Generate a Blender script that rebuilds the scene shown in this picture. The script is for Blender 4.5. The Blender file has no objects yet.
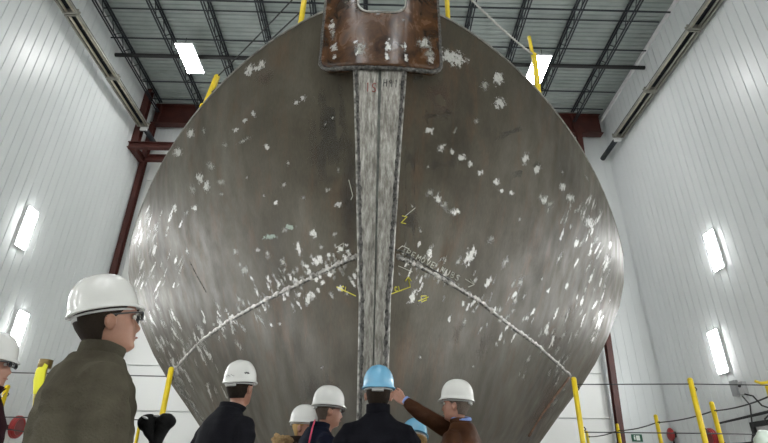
import bpy, bmesh, math, random
from mathutils import Vector, Matrix, Euler, noise
from mathutils.bvhtree import BVHTree
random.seed(7)
SC = bpy.context.scene
COL = SC.collection
PI = math.pi
sin, cos = math.sin, math.cos

# ------------------------------------------------------------------ camera
CX, CY, F, CH = 384.0, 221.5, 515.0, 1.05
Yc = Vector((373-CX, -(484-CY), -F)).normalized()
Zc = Vector((400-CX, -(-790-CY), -F)); Zc = (Zc - Zc.dot(Yc)*Yc).normalized()
Xc = Yc.cross(Zc)
R3 = Matrix((Xc, Yc, Zc))                      # camera -> world
cam_d = bpy.data.cameras.new('camera'); cam = bpy.data.objects.new('camera', cam_d); COL.objects.link(cam)
cam_d.sensor_width = 36; cam_d.lens = F/768*36; cam_d.clip_end = 200
CP = Vector((0, 0, CH))
cam.matrix_world = Matrix.Translation(CP) @ R3.to_4x4()
SC.camera = cam
def ray(px, py): return R3 @ Vector((px-CX, -(py-CY), -F))
def atY(px, py, Y): d = ray(px, py); return CP + d*(Y/d.y)
def atZ(px, py, Z): d = ray(px, py); return CP + d*((Z-CH)/d.z)
def atX(px, py, X): d = ray(px, py); return CP + d*(X/d.x)

# ------------------------------------------------------------------ mesh builder
class MB:
    def __init__(s): s.v = []; s.f = []; s.mi = []; s.uv = {}
    def add(s, vs, fs, mi=0):
        b = len(s.v); s.v += [Vector(v) for v in vs]
        for f in fs: s.f.append([b+i for i in f]); s.mi.append(mi)
        return b
    def box(s, c, size, rot=None, mi=0):
        hx, hy, hz = size[0]/2, size[1]/2, size[2]/2
        vs = [Vector((x*hx, y*hy, z*hz)) for z in (-1, 1) for y in (-1, 1) for x in (-1, 1)]
        if rot is not None: vs = [rot @ v for v in vs]
        c = Vector(c); s.add([c+v for v in vs], [(0,2,3,1),(4,5,7,6),(0,1,5,4),(2,6,7,3),(0,4,6,2),(1,3,7,5)], mi)
    def bar(s, a, b, w, h, up=(0,0,1), mi=0):
        a = Vector(a); b = Vector(b); d = (b-a); L = d.length; d.normalize()
        u = Vector(up); x = d.cross(u)
        if x.length < 1e-4: x = d.cross(Vector((1,0,0)))
        x.normalize(); z = x.cross(d)
        s.box((a+b)/2, (w, L, h), Matrix((x, d, z)).transposed(), mi)
    def tube(s, pts, rad, n=10, cap=True, mi=0, flat=1.0, up=None):
        pts = [Vector(p) for p in pts]
        if not hasattr(rad, '__len__'): rad = [rad]*len(pts)
        rings = []; px = None
        for i, p in enumerate(pts):
            d = (pts[min(i+1, len(pts)-1)] - pts[max(i-1, 0)]).normalized()
            if px is None:
                u = Vector(up) if up else (Vector((0,0,1)) if abs(d.z) < .9 else Vector((1,0,0)))
                x = d.cross(u).normalized()
            else:
                x = (px - d*px.dot(d)).normalized()
            px = x; y = d.cross(x)
            rings.append([p + (x*cos(2*PI*k/n) + y*sin(2*PI*k/n)*flat)*rad[i] for k in range(n)])
        s.loft(rings, cap, mi)
    def loft(s, rings, cap=True, mi=0, closed=True):
        n = len(rings[0]); vs = [v for r in rings for v in r]; fs = []
        for i in range(len(rings)-1):
            for k in range(n if closed else n-1):
                k2 = (k+1) % n
                fs.append((i*n+k, i*n+k2, (i+1)*n+k2, (i+1)*n+k))
        if cap:
            fs.append(tuple(reversed(range(n)))); fs.append(tuple((len(rings)-1)*n+k for k in range(n)))
        s.add(vs, fs, mi)
    def ball(s, c, r, nu=16, nv=10, rot=None, mi=0):
        c = Vector(c); r = (r, r, r) if not hasattr(r, '__len__') else r
        rings = []
        for j in range(1, nv):
            t = PI*j/nv; ring = []
            for k in range(nu):
                a = 2*PI*k/nu
                v = Vector((r[0]*sin(t)*cos(a), r[1]*sin(t)*sin(a), -r[2]*cos(t)))
                if rot is not None: v = rot @ v
                ring.append(c+v)
            rings.append(ring)
        s.loft(rings, True, mi)
    def xf(s, M): s.v = [M @ v for v in s.v]; return s
    def mesh(s, name):
        me = bpy.data.meshes.new(name); me.from_pydata([tuple(v) for v in s.v], [], s.f)
        for p, m in zip(me.polygons, s.mi): p.material_index = m
        return me
    def build(s, name, mat, parent=None, smooth=False, bevel=0, fixn=True):
        me = s.mesh(name)
        if fixn:
            bm = bmesh.new(); bm.from_mesh(me); bmesh.ops.recalc_face_normals(bm, faces=bm.faces); bm.to_mesh(me); bm.free()
        for m in (mat if isinstance(mat, (list, tuple)) else [mat]): me.materials.append(m)
        return link(name, me, parent, smooth, bevel)
def link(name, me, parent=None, smooth=False, bevel=0):
    if smooth:
        for p in me.polygons: p.use_smooth = True
    o = bpy.data.objects.new(name, me); COL.objects.link(o)
    if parent is not None: o.parent = parent
    if bevel:
        m = o.modifiers.new('bevel', 'BEVEL'); m.width = bevel; m.segments = 2; m.limit_method = 'ANGLE'
    return o
def tag(o, label=None, cat=None, group=None, kind=None):
    if label: o['label'] = label
    if cat: o['category'] = cat
    if group: o['group'] = group
    if kind: o['kind'] = kind
    return o
def thing(name, label, cat, loc=(0,0,0), rz=0, group=None):
    o = bpy.data.objects.new(name, None); COL.objects.link(o); o.empty_display_size = .1
    o.location = loc; o.rotation_euler = (0, 0, rz); return tag(o, label, cat, group)
def copy_tree(o, parent=None):
    kids = [c for c in bpy.data.objects if c.parent == o]
    c = o.copy(); COL.objects.link(c)
    if parent is not None: c.parent = parent
    for k in kids: copy_tree(k, c)
    return c
def remeshed(mb, name, vox, disp=None, smooth_it=1):
    me = mb.mesh(name + '_src')
    bm = bmesh.new(); bm.from_mesh(me)
    bmesh.ops.recalc_face_normals(bm, faces=bm.faces); bm.to_mesh(me); bm.free()
    o = bpy.data.objects.new(name + '_src', me); COL.objects.link(o)
    m = o.modifiers.new('r', 'REMESH'); m.mode = 'VOXEL'; m.voxel_size = vox
    if smooth_it:
        s = o.modifiers.new('s', 'SMOOTH'); s.factor = .5; s.iterations = smooth_it
    dg = bpy.context.evaluated_depsgraph_get(); dg.update()
    out = bpy.data.meshes.new_from_object(o.evaluated_get(dg)); out.name = name
    bpy.data.objects.remove(o); bpy.data.meshes.remove(me)
    out.materials.clear()
    if disp:
        ns = [v.normal.copy() for v in out.vertices]
        for v, n_ in zip(out.vertices, ns): v.co += n_*disp(v.co)
    return out

# ------------------------------------------------------------------ materials
def mat(name, col=(.5,.5,.5), rough=.5, metal=0, spec=.5, emis=None, estr=0, coat=0, alpha=1):
    m = bpy.data.materials.new(name); m.use_nodes = True
    b = m.node_tree.nodes['Principled BSDF']
    b.inputs['Base Color'].default_value = (*col, 1); b.inputs['Roughness'].default_value = rough
    b.inputs['Metallic'].default_value = metal; b.inputs['Specular IOR Level'].default_value = spec
    b.inputs['Coat Weight'].default_value = coat
    if emis: b.inputs['Emission Color'].default_value = (*emis, 1); b.inputs['Emission Strength'].default_value = estr
    return m
class NT:
    def __init__(s, m): s.t = m.node_tree; s.b = s.t.nodes['Principled BSDF']
    def n(s, ty, **kw):
        nd = s.t.nodes.new(ty)
        for k, v in kw.items():
            if k in nd.inputs: nd.inputs[k].default_value = v
            else: setattr(nd, k, v)
        return nd
    def l(s, a, b): s.t.links.new(a, b)
    def co(s, scale=(1,1,1), kind='Object', rot=(0,0,0)):
        c = s.n('ShaderNodeTexCoord'); m = s.n('ShaderNodeMapping'); m.inputs['Scale'].default_value = scale
        m.inputs['Rotation'].default_value = rot
        s.l(c.outputs[kind], m.inputs[0]); return m.outputs[0]
    def noise(s, vec, sc, det=4, rough=.55, dist=0):
        x = s.n('ShaderNodeTexNoise'); x.inputs['Scale'].default_value = sc; x.inputs['Detail'].default_value = det
        x.inputs['Roughness'].default_value = rough; x.inputs['Distortion'].default_value = dist
        s.l(vec, x.inputs['Vector']); return x.outputs['Fac']
    def ramp(s, fac, stops):
        r = s.n('ShaderNodeValToRGB'); e = r.color_ramp.elements
        e[0].position, e[1].position = stops[0][0], stops[-1][0]
        for p, c in stops[1:-1]: e.new(p)
        for el, (p, c) in zip(sorted(e, key=lambda q: q.position), stops):
            el.color = (*(c if hasattr(c, '__len__') else (c, c, c)), 1)
        s.l(fac, r.inputs[0]); return r.outputs[0]
    def mix(s, fac, a, b, mode='MIX'):
        x = s.n('ShaderNodeMix'); x.data_type = 'RGBA'; x.blend_type = mode
        for sock, v in ((x.inputs[0], fac), (x.inputs[6], a), (x.inputs[7], b)):
            if hasattr(v, 'links'): s.l(v, sock)
            else: sock.default_value = v if not hasattr(v, '__len__') or len(v) == 4 else (*v, 1)
        return x.outputs[2]
    def math(s, op, a, b=0):
        x = s.n('ShaderNodeMath'); x.operation = op
        for sock, v in ((x.inputs[0], a), (x.inputs[1], b)):
            if hasattr(v, 'links'): s.l(v, sock)
            else: sock.default_value = v
        return x.outputs[0]
    def bump(s, h, st=.3, d=.01):
        x = s.n('ShaderNodeBump'); x.inputs['Strength'].default_value = st; x.inputs['Distance'].default_value = d
        s.l(h, x.inputs['Height']); s.l(x.outputs[0], s.b.inputs['Normal'])
    def col(s, c): s.l(c, s.b.inputs['Base Color'])
    def rough(s, c): s.l(c, s.b.inputs['Roughness'])

def mottled(name, c1, c2, sc=6, rough=.6, metal=0, bump=0, bsc=60, stretch=(1,1,1), **kw):
    m = mat(name, c1, rough, metal, **kw); t = NT(m)
    v = t.co(stretch); t.col(t.ramp(t.noise(v, sc, 5), [(.35, c1), (.65, c2)]))
    if bump: t.bump(t.noise(t.co(), bsc, 4), bump, .01)
    return m

# hull steel
M_hull = mat('hull_steel', (.2,.19,.17), .48, .35, spec=.22); t = NT(M_hull)
big = t.noise(t.co((1,1,.8)), .55, 5, .6, .4)
streak = t.noise(t.co((1.6,1.2,.35), rot=(0,.25,0)), 2.4, 6, .65, .3)
fine = t.noise(t.co((3,3,.9)), 14, 6, .7)
c = t.ramp(big, [(.3, (.030,.025,.016)), (.5, (.056,.048,.033)), (.7, (.088,.080,.061))])
c = t.mix(t.ramp(streak, [(.52, 0), (.68, .5)]), c, (.085,.048,.025))
c = t.mix(t.ramp(streak, [(.28, .45), (.42, 0)]), c, (.04,.035,.026))
c = t.mix(.35, c, t.ramp(fine, [(.3, .35), (.7, .75)]), 'OVERLAY')
t.col(c); t.rough(t.ramp(t.noise(t.co((1,1,.5)), 3.5, 5), [(.3, .42), (.7, .62)]))
t.bump(t.noise(t.co(), 22, 5), .12, .01)
def alpha_mark(name, col, rough, metal, soft=(.30,.62), nsc=18, stretch=(1,1,1), dens=1.0, amp=3.2):
    m = mat(name, col, rough, metal); t = NT(m)
    uv = t.n('ShaderNodeTexCoord').outputs['UV']
    g = t.n('ShaderNodeVectorMath', operation='SUBTRACT'); t.l(uv, g.inputs[0]); g.inputs[1].default_value = (.5,.5,0)
    ln = t.n('ShaderNodeVectorMath', operation='LENGTH'); t.l(g.outputs[0], ln.inputs[0])
    r = t.math('MULTIPLY', ln.outputs['Value'], 2.0)
    nz = t.noise(t.co(stretch), nsc, 6, .7)
    val = t.math('SUBTRACT', t.math('ADD', t.math('MULTIPLY', nz, amp), .75-amp*.5), r)
    a = t.ramp(val, [(soft[0]-.3, 0), (soft[1]-.3, dens)])
    t.l(a, t.b.inputs['Alpha'])
    t.col(t.ramp(t.noise(t.co(), 30, 5), [(.3, tuple(x*.7 for x in col)), (.7, col)]))
    return m
M_mark = alpha_mark('ground_bright_metal', (.56,.55,.51), .40, .4, dens=.8)
M_mark2 = alpha_mark('ground_dull_metal', (.34,.335,.295), .45, .3, soft=(.3,.9), dens=.7)
M_pale = alpha_mark('pale_primer_patch', (.36,.44,.37), .7, 0, dens=.75)
M_rustp = alpha_mark('rust_stain', (.09,.045,.022), .6, 0, soft=(.25,1.05), nsc=4, dens=.55, amp=1.5)
M_dark = alpha_mark('dark_hull_patch', (.022,.018,.012), .6, 0, soft=(.25,1.05), nsc=4, dens=.55, amp=1.5)  # soft darker patches on the hull

M_stem = mat('stem_bar_steel', (.4,.4,.37), .45, .35); t = NT(M_stem)
s1 = t.noise(t.co((9,6,1.3)), 3, 7, .75); s2 = t.noise(t.co((4,4,1.2)), 5, 6, .7)
c = t.ramp(s1, [(.30, (.055,.05,.042)), (.44, (.16,.15,.13)), (.66, (.42,.41,.37))])
c = t.mix(t.ramp(s2, [(.5, 0), (.66, .75)]), c, (.13,.115,.095))
t.col(c); t.bump(s1, .2, .01)
M_weld = mottled('weld_bead', (.015,.014,.012), (.13,.125,.115), 30, .5, .6, .8, 90)
M_weldb = mottled('ground_weld', (.09,.085,.075), (.50,.48,.44), 14, .42, .6, .6, 80)
M_edge = mottled('ground_edge_and_highlight', (.16,.155,.135), (.34,.33,.30), 8, .4, .5)  # plate edge steel, also the painted highlight around the notch
M_brown = mat('brown_bow_plate', (.16,.07,.025), .3, .0, spec=.28); t = NT(M_brown)
b1 = t.noise(t.co((1.6,1,1)), 2.8, 6, .65, .8); b2 = t.noise(t.co(), 11, 6, .7)
c = t.ramp(b1, [(.3, (.010,.006,.004)), (.45, (.038,.017,.007)), (.60, (.082,.036,.013)), (.75, (.035,.017,.008))])
c = t.mix(t.ramp(b2, [(.60, 0), (.78, .4)]), c, (.24,.16,.08))
t.col(c); t.rough(t.ramp(b1, [(.3, .16), (.7, .32)])); t.bump(b2, .08, .01)

M_wall = mat('white_wall_panel', (.72,.74,.73), .32, 0, spec=.35); t = NT(M_wall)
t.col(t.ramp(t.noise(t.co((.3,.3,.12)), 2, 3), [(.3, (.66,.685,.68)), (.7, (.71,.73,.725))]))
t.rough(t.ramp(t.noise(t.co(), 1.3, 3), [(.3, .28), (.7, .4)]))
M_door = mat('white_door_panel', (.68,.685,.66), .45)
M_deck = mottled('galvanised_roof_deck', (.30,.34,.32), (.37,.41,.39), 1.2, .5, .1)
M_joist = mat('dark_painted_steel', (.022,.026,.032), .55, .2)
M_black = mat('black_iron', (.010,.010,.010), .6)
M_red = mottled('red_oxide_steel', (.050,.011,.008), (.075,.017,.011), 2, .55)
M_yel = mottled('yellow_paint', (.66,.48,.006), (.74,.55,.010), 6, .42)
M_floor = mottled('concrete_floor', (.56,.55,.53), (.64,.63,.61), 1.5, .5, 0, .1, 20)
M_lamp = mat('lamp_diffuser', (1,1,1), .5, emis=(1.0,1.0,1.0), estr=22)
M_wlamp = mat('wall_lamp_diffuser', (1,1,1), .5, emis=(.98,1.0,1.0), estr=27)
M_housing = mat('white_enamel', (.75,.75,.75), .4)
M_galv = mottled('galvanised_sheet', (.30,.29,.25), (.42,.41,.36), 3, .4, .5)
M_tubeh = mottled('heater_tube', (.50,.46,.36), (.62,.58,.48), 6, .4, .5)
M_cable = mat('steel_cable', (.05,.05,.05), .5, .5)
M_rope = mat('pale_rope', (.42,.41,.38), .8)
M_wood = mottled('timber', (.22,.13,.06), (.34,.22,.12), 4, .8, stretch=(1,.2,1))
M_green = mat('green_sign', (.01,.09,.05), .5)
M_white = mat('white_mark', (.75,.80,.76), .5)
M_grey = mat('grey_box', (.32,.33,.33), .5)
M_redgl = mat('red_enamel', (.28,.012,.012), .35)
M_plastic = mat('translucent_bag', (.62,.70,.62), .3)
M_chalk = mat('white_chalk', (.42,.42,.36), .9)
M_chalky = mat('yellow_marker', (.55,.50,.05), .8)
M_ink = mat('dark_marker', (.02,.02,.02), .8)

# ------------------------------------------------------------------ room
XW, YB, YF, ZC = 11.35, 21.0, -13.0, 17.9
def struct(o): o['kind'] = 'structure'; return o
m = MB(); m.box((0, (YB+YF)/2, -.1), (2*XW+.6, YB-YF+.6, .2)); struct(m.build('floor', M_floor))
def side_wall(sx, name):
    m = MB(); pitch = .36; n = int((YB-YF)/pitch)
    prof = []
    for i in range(n+1):
        y = YF + i*pitch
        prof += [(0, y), (0, y+pitch-.034), (.02, y+pitch-.028), (.02, y+pitch-.006)]
    prof = [(d, min(y, YB)) for d, y in prof]
    for z0, z1 in ((0, 6.0), (6.012, 12.1), (12.112, 18.2)):
        rings = [[(sx*(XW+d), y, z) for z in (z0, z1)] for d, y in prof]
        m.loft(rings, False, closed=False)
    m.box((sx*(XW+.16), (YB+YF)/2, 9.1), (.25, YB-YF, 18.2))
    return struct(m.build(name, M_wall, fixn=False))
side_wall(-1, 'wall_left'); side_wall(1, 'wall_right')
m = MB(); m.box((0, YF-.1, 9.1), (2*XW+.3, .2, 18.2)); struct(m.build('wall_front', M_wall))
m = MB(); x = -XW
prof = []
while x < XW:
    prof += [(0, x), (0, x+.335), (.014, x+.343), (.014, x+.355)]; x += .36
m.loft([[(min(x_, XW), YB+d, z) for z in (0, 18.2)] for d, x_ in prof], False, closed=False)
m.box((0, YB+.14, 9.1), (2*XW+.3, .22, 18.2)); struct(m.build('wall_back', M_wall, fixn=False))
# tall sectional door in the back wall
m = MB()
z = 0
while z < 14.3:
    m.box((-.95, YB-.06, z+.845), (20.0, .08, 1.66)); z += 1.70
struct(m.build('door_1', M_door, bevel=.012))
# ceiling deck, corrugated across the hall
m = MB(); prof = []; y = YF
while y < YB:
    prof += [(0, y), (0, y+.13), (.05, y+.155), (.05, y+.195)]; y += .22
m.loft([[(x_, min(y_, YB), ZC+d) for x_ in (-XW, XW)] for d, y_ in prof], False, closed=False)
m.box((0, (YB+YF)/2, ZC+.16), (2*XW+.5, YB-YF+.4, .18)); struct(m.build('ceiling', M_deck, fixn=False))
# trim at wall heads
for sx, nm in ((-1, 'trim_1'), (1, 'trim_2')):
    m = MB(); m.box((sx*(XW-.06), (YB+YF)/2, ZC-.10), (.10, YB-YF, .16)); struct(m.build(nm, M_housing))

# roof joists: one open-web truss, copied
def joist():
    r = thing('roof_joist', 'dark open-web steel roof joist under the corrugated roof deck', 'roof joist', (0, 0, 17.2), 0)
    y0, y1 = YF+.1, YB-.65
    m = MB()
    for dx in (-.05, .05): m.box((dx, (y0+y1)/2, .62), (.05, y1-y0, .06))
    m.build('top_chord', M_joist, r)
    m = MB()
    for dx in (-.05, .05): m.box((dx, (y0+y1)/2, 0), (.045, y1-y0, .05))
    m.build('bottom_chord', M_joist, r)
    m = MB(); y = y0; k = 0
    while y+.45 < y1:
        a = (0, y, .02 if k % 2 else .60); b = (0, y+.45, .60 if k % 2 else .02)
        m.tube([a, b], .017, 6); y += .45; k += 1
    m.build('web', M_joist, r)
    return r
j0 = joist()
XS = [-10.95 + 2.055*k for k in range(11)]
dist = ['against the left wall', 'second from the left wall, beyond the left ceiling lamp', 'third from the left wall, just right of the left ceiling lamp', 'fourth from the left wall, ending behind the left yellow deck post', 'fifth from the left wall, passing left of the brown bow plate', 'above the ship centreline, seen through the notch of the brown plate', 'just right of the brown bow plate, behind the rope', 'fourth from the right wall, passing behind the slanting rope', 'third from the right wall, just right of the bright ceiling lamp', 'second from the right wall', 'nearest the right wall']
for k, x in enumerate(XS):
    o = j0 if k == 0 else copy_tree(j0)
    o.location = (x, 0, 17.2); o['group'] = 'open-web joists under the roof'
    o['label'] = 'open-web roof joist ' + dist[k]
# bridging pipes across the joists
def cross(name, y, z, r, x0, x1, mt, label, grp='bridging rods across the roof joists'):
    m = MB(); m.tube([(x0, 0, 0), (x1, 0, 0)], r, 10); o = m.build(name, mt, smooth=False); o.location = (0, y, z)
    tag(o, label, 'pipe' if name == 'sprinkler_pipe' else 'bridging rod', grp if name != 'sprinkler_pipe' else None)
cross('sprinkler_pipe', 16.45, 17.095, .085, -11.3, 11.25, M_black, 'thick black capped pipe running across the hall below the roof joists')
cross('bridging_rod', 15.55, 17.155, .03, -11.1, 10.9, M_joist, 'thin dark rod across joist bottoms, just nearer than the thick black pipe')
cross('bridging_rod', 13.6, 17.155, .035, -10.9, 10.9, M_joist, 'dark rod across joist bottoms near the top edge of the photo')
cross('bridging_rod', 18.1, 17.155, .03, -10.8, 10.7, M_joist, 'thin dark rod across joist bottoms, next beyond the thick black pipe')
cross('bridging_rod', 19.3, 17.155, .03, -10.8, 10.6, M_joist, 'farthest dark rod across joist bottoms, close to the red girder')
cross('bridging_rod', 14.6, 17.76, .025, -11.1, 11.1, M_joist, 'thin dark rod high against the roof deck, nearest of the high rods')
cross('bridging_rod', 17.1, 17.76, .025, -11.1, 11.1, M_joist, 'thin dark rod high against the roof deck above the thick black pipe')

# red steelwork
def ibeam(m, a, b, w, h, up):
    a = Vector(a); b = Vector(b); u = Vector(up).normalized(); tt = .03
    m.bar(a+u*(h/2-tt/2), b+u*(h/2-tt/2), w, tt, up); m.bar(a-u*(h/2-tt/2), b-u*(h/2-tt/2), w, tt, up); m.bar(a, b, .03, h-.02, up)
m = MB(); ibeam(m, (-11.25, 20.6, 17.2), (11.0, 20.6, 17.2), .40, 1.15, (0,0,1))
for x in XS: m.box((x, 20.6, 17.2), (.03, .38, 1.1))
tag(m.build('steel_girder', M_red), 'deep dark red girder along the back wall under the roof', 'girder')
m = MB(); ibeam(m, (9.08, 20.6, 0), (9.75, 20.4, 16.62), .22, .26, (0,1,0))
tag(m.build('steel_column', M_red), 'dark red steel column in front of the back wall, right of the hull', 'column')
m = MB(); ibeam(m, (-11.2, 20.68, 0), (-11.2, 20.68, 16.62), .22, .30, (0,1,0))
tag(m.build('steel_column', M_red), 'dark red steel column in the far left corner of the hall', 'column')
m = MB(); ibeam(m, (-11.19, 19.55, 14.67), (-11.19, 19.55, 17.85), .30, .30, (0,1,0))
tag(m.build('steel_post', M_red), 'short dark red post on the left wall between roof and corner frame', 'post')
m = MB()
ibeam(m, (-11.20, 19.45, 14.5), (-11.20, 20.49, 14.5), .25, .32, (0,0,1))
ibeam(m, (-11.37, 19.35, 14.5), (-9.3, 19.35, 14.5), .25, .30, (0,0,1))
ibeam(m, (-10.9, 20.35, 14.5), (-9.3, 20.35, 14.5), .25, .30, (0,0,1))
m.bar((-9.35, 19.35, 14.5), (-9.35, 20.35, 14.5), .2, .25)
tag(m.build('corner_bracket', M_red), 'dark red horizontal bracket frame in the far left corner', 'bracket')

# wall heaters (long channels along both side walls)
def heater(sx, y0, y1, label):
    L = y1-y0-.06
    r = thing('tube_heater', label, 'heater', (sx*(10.86 if sx < 0 else 10.98), (y0+y1)/2, 15.50), 0, 'tube heaters along the side walls')
    m = MB(); W = .50
    sh = [(-W/2, -.02), (-W/2+.07, .16), (W/2-.07, .16), (W/2, -.02), (W/2-.01, -.02), (W/2-.075, .15), (-W/2+.075, .15), (-W/2+.01, -.02)]
    m.loft([[(x, y, z) for x, z in sh] for y in (-L/2, L/2)]); m.build('reflector', M_joist, r)
    for dx in (-W/2+.02, W/2-.02):
        m = MB(); m.box((dx, 0, -.01), (.05, L, .07)); m.build('side_rail', M_galv, r)
    for dx in (-.13, .13):
        m = MB(); m.tube([(dx, -L/2+.05, .02), (dx, L/2-.05, .02)], .042, 12); m.build('tube', M_tubeh if sx < 0 or dx < 0 else M_galv, r, True)
    for yy in (-L/2, L/2):
        m = MB(); m.box((0, yy*.985, .05), (W+.02, .05, .20)); m.build('end_bracket', M_galv, r)
    for yy in (-L/4, L/4): m = MB(); m.bar((0, yy, .15), (sx*(.47 if sx < 0 else .36), yy, .35), .04, .04); m.build('wall_arm', M_galv, r)
segs = [(9.7, 12.9, 'nearest section'), (12.9, 16.1, 'middle section'), (16.1, 19.25, 'farthest section')]
for sx, nm in ((-1, 'left'), (1, 'right')):
    for y0, y1, w in segs: heater(sx, y0, y1, 'long metal tube heater high on the %s wall, %s' % (nm, w))
    r = thing('exhaust_duct', 'dark round duct with pale box from the %s wall heater to the back wall' % nm, 'duct', (sx*(10.86 if sx < 0 else 10.98), 19.28, 15.50))
    m = MB(); m.tube([(0,.08,0), (0,1.73,0)], .12, 16); m.build('duct_pipe', M_joist, r, True)
    m = MB(); m.box((0,.05,0), (.3, .1, .34)); m.build('end_box', M_housing, r)

# ------------------------------------------------------------------ lamps
def lamp(name, loc, size, normal, mt, label, grp):
    r = thing(name, label, 'light', loc, 0, grp)
    n = Vector(normal); z = Vector((0,0,1)) if abs(n.z) < .5 else Vector((0,1,0)); x = z.cross(n)
    M = Matrix((x, z, n)).transposed()
    m = MB(); w, h = size
    m.box(M @ Vector((0, 0, -.04)), (w+.06, h+.06, .07), M); m.build('housing', M_housing, r)
    m = MB(); m.box(M @ Vector((0, 0, .012)), (w, h, .03), M); m.build('diffuser', mt, r)
    if n.z < -.5:
        for dy in (-.7, .7):
            m = MB(); m.tube([(0, dy, .06), (0, dy, 17.19-loc[2])], .012, 6); m.build('hanger', M_joist, r)
    return r
G1 = 'ceiling lamps hung from the roof joists'
lamp('ceiling_lamp', (-8.0, 16.2, 16.72), (.66, 1.62), (0,0,-1), M_lamp, 'bright rectangular ceiling lamp above the left side of the hull', G1)
lamp('ceiling_lamp', (6.58, 16.35, 16.72), (.68, 1.60), (0,0,-1), M_lamp, 'bright rectangular ceiling lamp behind the yellow post on the right deck edge', G1)
for x, y in ((-.7, 9.4), (-4.4, -1), (-.7, -1), (3, -1), (-4.4, -6), (3, -6), (-4.4, -11), (3, -11)):  # added lamps out of frame, placed to light the hull and floor
    if True: lamp('ceiling_lamp', (x, y, 16.72), (.66, 1.62), (0,0,-1), M_lamp, 'unseen ceiling lamp added overhead to light the hull and floor', G1)
G2 = 'tall wall lamps on the side walls'
for sx, ys, nm in ((-1, (15.02, 16.2), 'left'), (1, (15.62, 16.85), 'right')):
    lamp('wall_lamp', (sx*11.26, ys[0], 8.2), (.46, 1.32), (-sx,0,0), M_wlamp, 'upright bright wall lamp on the %s wall, upper of the two' % nm, G2)
    lamp('wall_lamp', (sx*11.26, ys[1], 5.1), (.46, 1.34), (-sx,0,0), M_wlamp, 'upright bright wall lamp on the %s wall, lower of the two' % nm, G2)
    for y in (11.8, 6, -2, -8):  # columns continued out of frame; low row added to brighten lower walls
        for z in (5.1, 2.4): lamp('wall_lamp', (sx*11.26, y, z), (.46, 1.32), (-sx,0,0), M_wlamp, 'upright bright wall lamp added outside the view on the %s wall' % nm, G2)

# ------------------------------------------------------------------ hull
def interp(tab, z):
    if z <= tab[0][0]: return tab[0][1]
    for (a, va), (b, vb) in zip(tab, tab[1:]):
        if z <= b: return va + (vb-va)*(z-a)/(b-a)
    return tab[-1][1]
XT = [(.55,1.6),(1.2,2.75),(1.8,3.5),(2.5,4.12),(3.1,4.68),(3.6,5.08),(4.2,5.48),(5.0,5.92),(5.6,6.14),(6.33,6.27)]
YT = [(.55,5.25),(1.4,4.95),(3.1,4.72),(5.25,4.46),(6.33,4.34)]
PT = [(.55,1.12),(3.1,1.28),(6.33,1.6)]
SX0 = -.02
def HP(sx, a, z):
    if z > 5.95: z -= (z-5.95)*max(0, 1-a/.10)
    y0 = interp(YT, z)
    return Vector((SX0*(1-a)+sx*interp(XT, z)*a, y0 + (12-y0)*a**interp(PT, z), z))
ZL = [.55,.9,1.2,1.5,1.8,2.15,2.5,2.8,3.1,3.35,3.6,3.9,4.2,4.6,5.0,5.3,5.6,6.0,6.33]
AL = [i/48 for i in range(49)]; AL[1] = .012
hb = MB()
rings = []
for z in ZL:
    row = [HP(-1, a, z) for a in reversed(AL)] + [HP(1, a, z) for a in AL[1:]]
    row = [Vector((row[0].x, 17.0, z))] + row + [Vector((row[-1].x, 17.0, z))]
    rings.append(row)
hb.loft(rings, True, closed=False)      # open at the stern end
nr = len(rings[0])
# transom plate
hb.add([r[0] for r in rings] + [r[-1] for r in rings], [(i, i+1, len(ZL)+i+1, len(ZL)+i) for i in range(len(ZL)-1)])
me0 = hb.mesh('hull_tmp')
bm = bmesh.new(); bm.from_mesh(me0); bmesh.ops.recalc_face_normals(bm, faces=bm.faces); bmesh.ops.triangulate(bm, faces=[f for f in bm.faces if len(f.verts) > 4])
BV = BVHTree.FromBMesh(bm); bm.free()
def hit(px, py, off=.004):
    d = ray(px, py).normalized(); loc, n_, i, dd = BV.ray_cast(CP, d)
    if loc is None: return None
    if n_.dot(d) > 0: n_ = -n_
    return loc + n_*off, n_
UVS = []                                     # (face index in hb, list of uv)
def mark(px, py, w, h, ang, mi, off=.004):
    ca, sa = cos(math.radians(ang)), sin(math.radians(ang)); N = 3; vs = []; uv = []
    for j in range(N+1):
        for i in range(N+1):
            u, v = i/N, j/N; dx, dy = (u-.5)*w, (v-.5)*h
            q = hit(px+dx*ca-dy*sa, py+dx*sa+dy*ca, off)
            if q is None: return
            vs.append(q[0]); uv.append((u, v))
    mn = min((v-CP).length for v in vs); mx = max((v-CP).length for v in vs)
    if mx-mn > 2.5: return
    b = len(hb.f); fs = []
    for j in range(N):
        for i in range(N): fs.append((j*(N+1)+i, j*(N+1)+i+1, (j+1)*(N+1)+i+1, (j+1)*(N+1)+i))
    hb.add(vs, fs, mi)
    for k, f in enumerate(fs): UVS.append((b+k, [uv[i] for i in f]))
# 1 bright, 2 dull, 3 pale, 4 rust, 5 dark
# broad rust stains and dark patches first
for p in [(200,190,60,120,25,5),(520,150,60,120,-25,5),(330,130,60,150,8,5),(440,140,60,150,-8,5),(350,200,26,190,0,5),(410,190,26,190,0,5),(590,260,30,110,-10,4),(560,330,24,90,30,4),(230,360,60,70,-30,4),(470,340,90,40,20,4),(160,300,18,60,-30,4),(545,405,22,80,32,4),(265,78,26,22,-25,4),(540,120,30,90,-30,4),(190,330,30,60,-40,4),(500,400,60,60,30,5),(320,400,60,70,0,5),(440,100,40,60,-20,4)]:
    mark(*p[:5], p[5], off=.002)
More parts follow.
